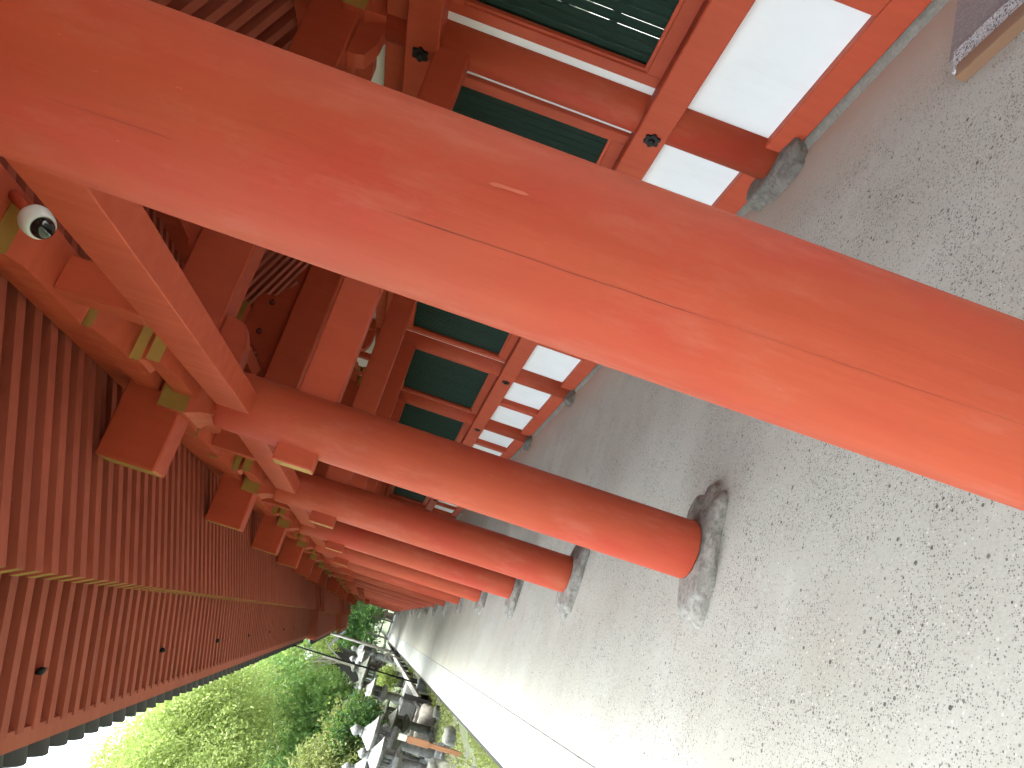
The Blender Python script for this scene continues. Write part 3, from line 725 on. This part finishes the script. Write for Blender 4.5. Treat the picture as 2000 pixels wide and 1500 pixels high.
ex = [(-1.72, 14.2, .60, 0, 'short grey lantern standing right behind the pale jewel-topped lantern'), (-1.50, 14.9, .50, 1, 'small dark lantern between the signpost and the timber post'),
      (-2.36, 12.55, .60, 0, 'pale lantern half outside the picture, in front of the olive shrub'), (-2.06, 11.9, .52, 0, 'squat pale lantern at the picture edge next to the low weathered lantern'),
      (-1.86, 15.8, .62, 0, 'grey lantern with wide cap in the second row behind the dark rock'), (-2.3, 17.2, .66, 0, 'grey lantern partly covered by the dark green shrub'),
      (-1.62, 20.9, .70, 0, 'grey lantern between the water basin and the paper-pane lantern'), (-1.46, 27.2, .80, 0, 'grey lantern between the paper-pane lantern and the sunlit pair')]
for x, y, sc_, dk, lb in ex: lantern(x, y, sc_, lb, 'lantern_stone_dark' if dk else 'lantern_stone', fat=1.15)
# rocks and slabs between the lanterns
def grock(x, y, sx, sy, sz, seed, label, mat='lantern_stone_dark', z=None):
    thing('garden_rock', label, 'rock', (x, y, gz(x, y) if z is None else z), rock('garden_rock', sx, sy, sz, seed, mat, .25, 3, .8), 'rocks in the garden')
grock(-1.32, 9.6, .16, .2, .16, 31, 'low dark rock at the foot of the brown signpost')
grock(-1.18, 11.9, .14, .22, .2, 32, 'mossy rock beside the gutter near the pale lantern')
grock(-1.75, 12.1, .25, .3, .3, 33, 'dark upright rock behind the pale lantern')
grock(-1.45, 15.4, .3, .4, .35, 34, 'brown rock behind the dark timber brace', 'foundation_stone')
grock(-1.4, 21.8, .28, .4, .3, 35, 'pale rock beside the rain barrel', 'lantern_stone')
grock(-1.35, 28.2, .3, .5, .3, 36, 'pale rock near the grey pole', 'lantern_stone')
grock(-1.12, 14.2, .12, .2, .14, 37, 'small mossy rock along the gutter')
grock(-1.9, 10.9, .3, .35, .3, 38, 'dark rock under the lantern at the picture edge')
# rectangular stone monument slabs
mon = thing('stone_trough', 'square stone water basin on a plinth behind the timber brace', 'basin', (-1.52, 16.6, gz(-1.5, 16.6)))
part('plinth', box('plinth', -.35, .35, -.4, .4, 0, .28, 'foundation_stone', .02), mon, wpos(mon)); part('bowl', box('bowl', -.28, .28, -.33, .33, .281, .60, 'lantern_stone', .03), mon, wpos(mon))
# signpost
sp = thing('wooden_signpost', 'brown wooden signpost with pale slanted top at the garden edge', 'signpost', (-1.27, 11.05, gz(-1.27, 11.05)-.05))
part('post', box('post', -.028, .028, -.028, .028, 0, .80, 'signpost_wood', .003), sp, wpos(sp))
part('plaque', box('plaque', -.042, .042, -.036, -.029, .50, .78, 'signpost_wood', .002), sp, wpos(sp))
part('slanted_cap', prism('slanted_cap', [(-.04, .801), (.04, .801), (.04, .83), (-.04, .91)], 'x', -.035, .035, 'pale_board'), sp, wpos(sp))
# low timber barrier along gutter
bar = thing('timber_barrier', 'weathered low timber rail on dark posts along the gutter', 'barrier', (-1.1, 16.0, -.2))
part('end_post', box('end_post', -.045, .045, -.045, .045, .0, .58, 'dark_timber', .004), bar, (-1.14, 15.8, -.22))
part('brace', tube('brace', [(-.02, 0, .36), (-.26, -.35, .0)], .036, 'dark_timber', 8), bar, (-1.14, 15.8, -.2))
part('rail', prism('rail', [(-1.17, 15.9), (-1.07, 15.9), (-.90, 42), (-1.0, 42)], 'z', -.01, .05, 'grey_timber'), bar, (0, 0, .05))
for i in range(12):
    part('post', box('post_short', -.035, .035, -.035, .035, 0, .26, 'dark_timber'), bar, (-1.11+.0065*2*i, 16.5+2*i, -.225))
rk = thing('timber_rack', 'small grey timber rack standing before the sunlit lanterns', 'rack', (-1.0, 27.5, -.2))
for x, y in ((-.95, 27.4), (-1.35, 27.4)): part('upright', box('upright', -.025, .025, -.025, .025, 0, .72, 'grey_timber'), rk, (x, y, -.2))
part('crossbar', box('crossbar', -.25, .25, -.02, .02, 0, .04, 'grey_timber'), rk, (-1.15, 27.4, .46)); part('stay', tube('stay', [(-.95, 27.4, .42), (-1.3, 27.38, .0)], .018, 'grey_timber', 6), rk, (0, 0, 0))
# rain pipe and barrel
rp = thing('rain_chain', 'thin black rain pipe hanging from the eave into a barrel', 'rain pipe', (-.965, 17.5, .06))
part('pipe', tube('pipe', [(-.965, 17.5, .0), (-.965, 17.5, 1.4), (-.96, 17.5, 2.74)], .016, 'black_iron', 8), rp, (0, 0, 0))
part('elbow', tube('elbow', [(-.96, 17.5, 2.73), (-.93, 17.5, 2.755), (-.90, 17.5, 2.76)], .02, 'black_iron', 8), rp, (0, 0, 0))
bl = thing('rain_barrel', 'grey-green barrel under the rain pipe beside the gutter', 'barrel', (-.99, 17.45, -.30))
part('staves', lathe('staves', [(.11, 0), (.125, .1), (.13, .2), (.122, .31), (.118, .34), (.106, .34), (.106, .28)], 'lantern_stone_dark', 24), bl, wpos(bl))
part('rim', lathe('rim', [(.124, .33), (.127, .345), (.124, .355), (.11, .355), (.11, .33)], 'galvanised', 24), bl, wpos(bl))
# pole
pl = thing('grey_pole', 'tall thin grey pole with its shaded base coloured dark at the edge of the walkway', 'pole', (-.93, 30.7, -.2))
part('shaft', lathe('pole_shaft', [(.055, .45), (.05, 1.5), (.045, 3.3)], 'grey_timber', 14), pl, wpos(pl)); part('foot', lathe('pole_shaded_base', [(.066, 0), (.064, .46)], 'dark_timber', 14), pl, wpos(pl))  # lit upper part and shaded base put into separate timber colours
# railing at the far end
fn = thing('timber_railing', 'pale grey timber railing closing the far end of the walkway', 'railing', (-.3, 44.0, 0))
for x in (-.78, .08, .9): part('post', box('rail_post', -.05, .05, -.05, .05, 0, 1.18, 'grey_timber', .005), fn, (x, 44, 0))
for z in (.10, .52, .92): part('rail', box('railing_bar', -.86, .98, -.035, .035, -.035, .035, 'grey_timber', .004), fn, (0, 44.0, z))
# hall behind the lanterns
hb = thing('shrine_hall', 'dark hall with grey sloping roof deep behind the garden trees', 'building', (-4.5, 44, -.1))
part('wall', box('hall_wall', -2.6, 2.6, -1.5, 1.5, 0, 2.5, 'hall_wall'), hb, wpos(hb))
part('roof', prism('hall_roof', [(-3.4, 2.35), (0, 3.9), (3.4, 2.35), (3.4, 2.52), (0, 4.1), (-3.4, 2.52)], 'y', -2.3, 2.3, 'hall_roof'), hb, wpos(hb))
for x in (-1.7, 0, 1.7): part('door_panel', box('door_panel', -.6, .6, -.03, .03, 0, 1.9, 'dark_timber'), hb, wpos(hb)+Vector((x, -1.53, .1)))

# ------------------------------------------------------------------ vegetation
def leaf_mesh(name, P, D, size, mat, flat=.4):
    """P positions, D leaf axis directions; kite-shaped two-triangle leaves"""
    n = len(P); D = D/np.linalg.norm(D, axis=1)[:, None]
    R = rng.normal(size=(n, 3)); R[:, 2] *= flat; side = np.cross(D, R); side /= np.linalg.norm(side, axis=1)[:, None]+1e-9
    nn = np.cross(side, D)
    s = size*rng.uniform(.6, 1.35, n)[:, None]
    v = np.empty((n, 4, 3)); v[:, 0] = P; v[:, 1] = P+D*s*.45+side*s*.30+nn*s*.06; v[:, 2] = P+D*s; v[:, 3] = P+D*s*.45-side*s*.30+nn*s*.06
    me = bpy.data.meshes.new(name); me.vertices.add(4*n); me.vertices.foreach_set('co', v.ravel())
    me.loops.add(4*n); me.loops.foreach_set('vertex_index', np.arange(4*n)); me.polygons.add(n)
    me.polygons.foreach_set('loop_start', np.arange(0, 4*n, 4)); me.polygons.foreach_set('loop_total', np.full(n, 4))
    me.update(calc_edges=True)
    at = me.attributes.new('tint', 'FLOAT', 'FACE'); at.data.foreach_set('value', np.clip(rng.normal(.5, .2, n), 0, 1).astype(np.float32))
    me.materials.append(MATS[mat]); return me
def sprays(clumps, per, m, L, size, droop, mat, name, spread=.10, bias=(0, 0, 0)):
    """clumps: list of (cx,cy,cz,rx,ry,rz); per sprays each, m leaves per spray"""
    Ps = []; Ds = []
    for c in clumps:
        c = np.array(c); n = int(per)
        d = rng.normal(size=(n, 3)); d /= np.linalg.norm(d, axis=1)[:, None]
        r = rng.uniform(.35, 1, n)**.5
        st = c[:3]+d*r[:, None]*c[3:]
        dirn = d*np.array([1, 1, .5])+rng.normal(size=(n, 3))*.35+np.array(bias); dirn /= np.linalg.norm(dirn, axis=1)[:, None]
        t = (np.arange(m)+.5)/m
        pos = st[:, None, :]+dirn[:, None, :]*(t*L)[None, :, None]; pos[:, :, 2] -= droop*L*(t**1.8)[None, :]
        pos += rng.normal(size=pos.shape)*spread*L*.5
        ld = dirn[:, None, :]+rng.normal(size=pos.shape)*.6; ld[:, :, 2] -= droop*.9*t[None, :]
        Ps.append(pos.reshape(-1, 3)); Ds.append(ld.reshape(-1, 3))
    return leaf_mesh(name, np.concatenate(Ps), np.concatenate(Ds), size, mat)
def tree(label, x, y, clumps, per, m, L, size, droop, mat, trunk_h, trunk_r, bark='bark', limbs=5, cat='tree', group='garden trees', lean=(0, 0), spread=.10, bias=(0, 0, 0)):
    z0 = gz(min(x, -.9), y)-.1 if x < -.87 else -.4
    t = thing('garden_tree' if cat == 'tree' else 'shrub', label, cat, (x, y, z0), None, group)
    base = Vector((x, y, z0)); top = Vector((x+lean[0], y+lean[1], z0+trunk_h))
    V = []; mo = []
    mid = (base+top)/2+Vector((random.uniform(-.15, .15)*trunk_h*.3, random.uniform(-.15, .15)*trunk_h*.3, 0))
    mo.append((tube('t', [base, base.lerp(mid, .5), mid, mid.lerp(top, .6), top], [trunk_r*1.25, trunk_r, trunk_r*.85, trunk_r*.7, trunk_r*.5], bark, 10), (0, 0, 0)))
    cl = random.sample(clumps, min(limbs, len(clumps)))
    for c in cl:
        e = Vector(c[:3]); s = mid.lerp(top, random.uniform(.3, 1)); h = s.lerp(e, .5)+Vector((0, 0, .25*(e-s).length*random.uniform(0, .6)))
        mo.append((tube('l', [s, s.lerp(h, .5)+Vector((0, 0, .05)), h, e], [trunk_r*.45, trunk_r*.36, trunk_r*.25, trunk_r*.08], bark, 7), (0, 0, 0)))
    tm = joined('trunk', mo, [bark]); tm.polygons.foreach_set('use_smooth', [True]*len(tm.polygons))
    part('trunk', tm, t, (0, 0, 0)); part('crown', sprays(clumps, per, m, L, size, droop, mat, 'crown', spread, bias), t, (0, 0, 0))
    return t
def blob(cx, cy, cz, R, n, r0=.35, r1=.6, sq=.7):
    out = []
    for _ in range(n):
        d = rng.normal(size=3); d /= np.linalg.norm(d); q = rng.uniform(.3, 1)**.5
        r = R*rng.uniform(r0, r1); out.append((cx+d[0]*R*q, cy+d[1]*R*q, cz+d[2]*R*q*sq, r, r, r*.6))
    return out
tree('tall yellow-green feathery tree filling the gap beneath the eave tiles', -4.2, 18.0, blob(-3.2, 17.6, 4.05, 1.6, 24, .22, .42, .85), 125, 22, .9, .055, .45, 'leaf_yellow', 3.2, .13, 'bark', 8, lean=(.7, 0), spread=.05, bias=(1.1, -.3, -.1))
tree('pale green feathery tree at the picture edge below the bright sky', -5.2, 15.6, blob(-3.75, 15.6, 3.95, 1.2, 15, .22, .42, .85), 120, 22, .85, .052, .45, 'leaf_yellow', 2.8, .12, 'bark', 7, spread=.05, bias=(1.1, -.3, -.1))
tree('broad mid-green tree with forked brown trunk behind the feathery tree', -3.8, 24.0, blob(-3.6, 25.0, 4.0, 2.2, 26, .25, .45, .65), 110, 12, .5, .10, .35, 'leaf_mid', 4.0, .24, 'bark', 9, lean=(-.7, .4))
tree('dark green tree behind the signpost lanterns', -3.6, 20.2, blob(-3.3, 20.2, 2.2, 1.2, 14, .3, .5, .8), 110, 12, .4, .085, .4, 'leaf_dark', 2.2, .10, 'bark', 5)
tree('light green rounded tree above the grey pole', -1.9, 33.0, blob(-2.0, 33.0, 3.3, 1.15, 12, .3, .5, .9), 100, 12, .4, .09, .3, 'leaf_yellow', 2.9, .09, 'bark_pale', 6)
tree('fresh green tree with pale branches beside the dark hall', -3.4, 34.5, blob(-3.3, 34.5, 4.0, 1.9, 20, .25, .45, .9), 110, 12, .45, .10, .3, 'leaf_mid', 3.4, .13, 'bark_pale', 7)
tree('dense dark evergreen closing the far end of the walkway', .4, 53.0, blob(-.2, 53, 2.6, 2.3, 22, .3, .5, 1.0), 150, 12, .45, .12, .3, 'leaf_dark', 3, .2, 'bark', 6)
tree('dark evergreen behind the far lanterns beside the walkway', -3.0, 55.0, blob(-3.0, 55, 2.8, 2.4, 22, .3, .5, 1.0), 140, 12, .45, .13, .3, 'leaf_dark', 3, .2, 'bark', 6)
tree('olive shrub with drooping sprays left of the pale lantern', -2.75, 14.8, blob(-2.45, 14.6, 1.35, .62, 12, .3, .5, .9), 110, 16, .5, .05, .5, 'leaf_olive', 1.1, .05, 'bark', 5, 'shrub', 'garden shrubs')
tree('dark green shrub behind the paper-pane lantern', -2.7, 17.6, blob(-2.15, 17.6, 1.75, .75, 12, .3, .5, .8), 110, 12, .36, .07, .3, 'leaf_mid', 1.4, .05, 'bark', 5, 'shrub', 'garden shrubs')
tree('bright green low shrub between two lanterns at the picture edge', -2.5, 16.4, blob(-2.5, 16.4, 1.25, .34, 7, .3, .5, .8), 80, 10, .22, .045, .2, 'leaf_yellow', .9, .025, 'bark', 4, 'shrub', 'garden shrubs')
tree('dark shrub growing over the mossy lantern', -1.75, 14.4, blob(-1.72, 14.4, 1.15, .38, 9, .3, .5, .8), 90, 10, .25, .05, .3, 'leaf_dark', .9, .03, 'bark', 4, 'shrub', 'garden shrubs')
tree('small bright shrub near the rain barrel', -1.42, 22.5, blob(-1.42, 22.5, .42, .26, 6, .3, .5, .8), 80, 10, .2, .05, .2, 'leaf_yellow', .4, .02, 'bark', 4, 'shrub', 'garden shrubs')
tree('grey-green tree far behind the forked trunk', -8.6, 42.0, blob(-7.5, 42.0, 5.0, 3.8, 24, .3, .5, .7), 130, 12, .6, .17, .3, 'leaf_mid', 5, .25, 'bark', 7)
tree('tall dim tree rising behind the yellow-green tree', -9.4, 33.0, blob(-7.6, 33.0, 4.6, 2.9, 24, .3, .5, .8), 120, 12, .6, .15, .4, 'leaf_olive', 6, .25, 'bark', 7)
# moss tufts on the gutter side
n = 9000
px = -.88-rng.uniform(0, 1, n)**1.6*.8; py = rng.uniform(7, 24, n); pz = np.array([gz(a, b_) for a, b_ in zip(px, py)])+.0
keep = np.array([mnoise.noise(Vector((a*2.5, b_*1.6, 7))) > -.05 for a, b_ in zip(px, py)])
P = np.c_[px, py, pz][keep]; D = rng.normal(size=P.shape)*.6; D[:, 2] = abs(D[:, 2])+.5
mt = bpy.data.objects.new('moss_tufts', leaf_mesh('moss_tufts', P, D, .05, 'leaf_olive', 1)); COL.objects.link(mt); mt['kind'] = 'stuff'; mt['label'] = 'low moss and grass tufts along the gutter'
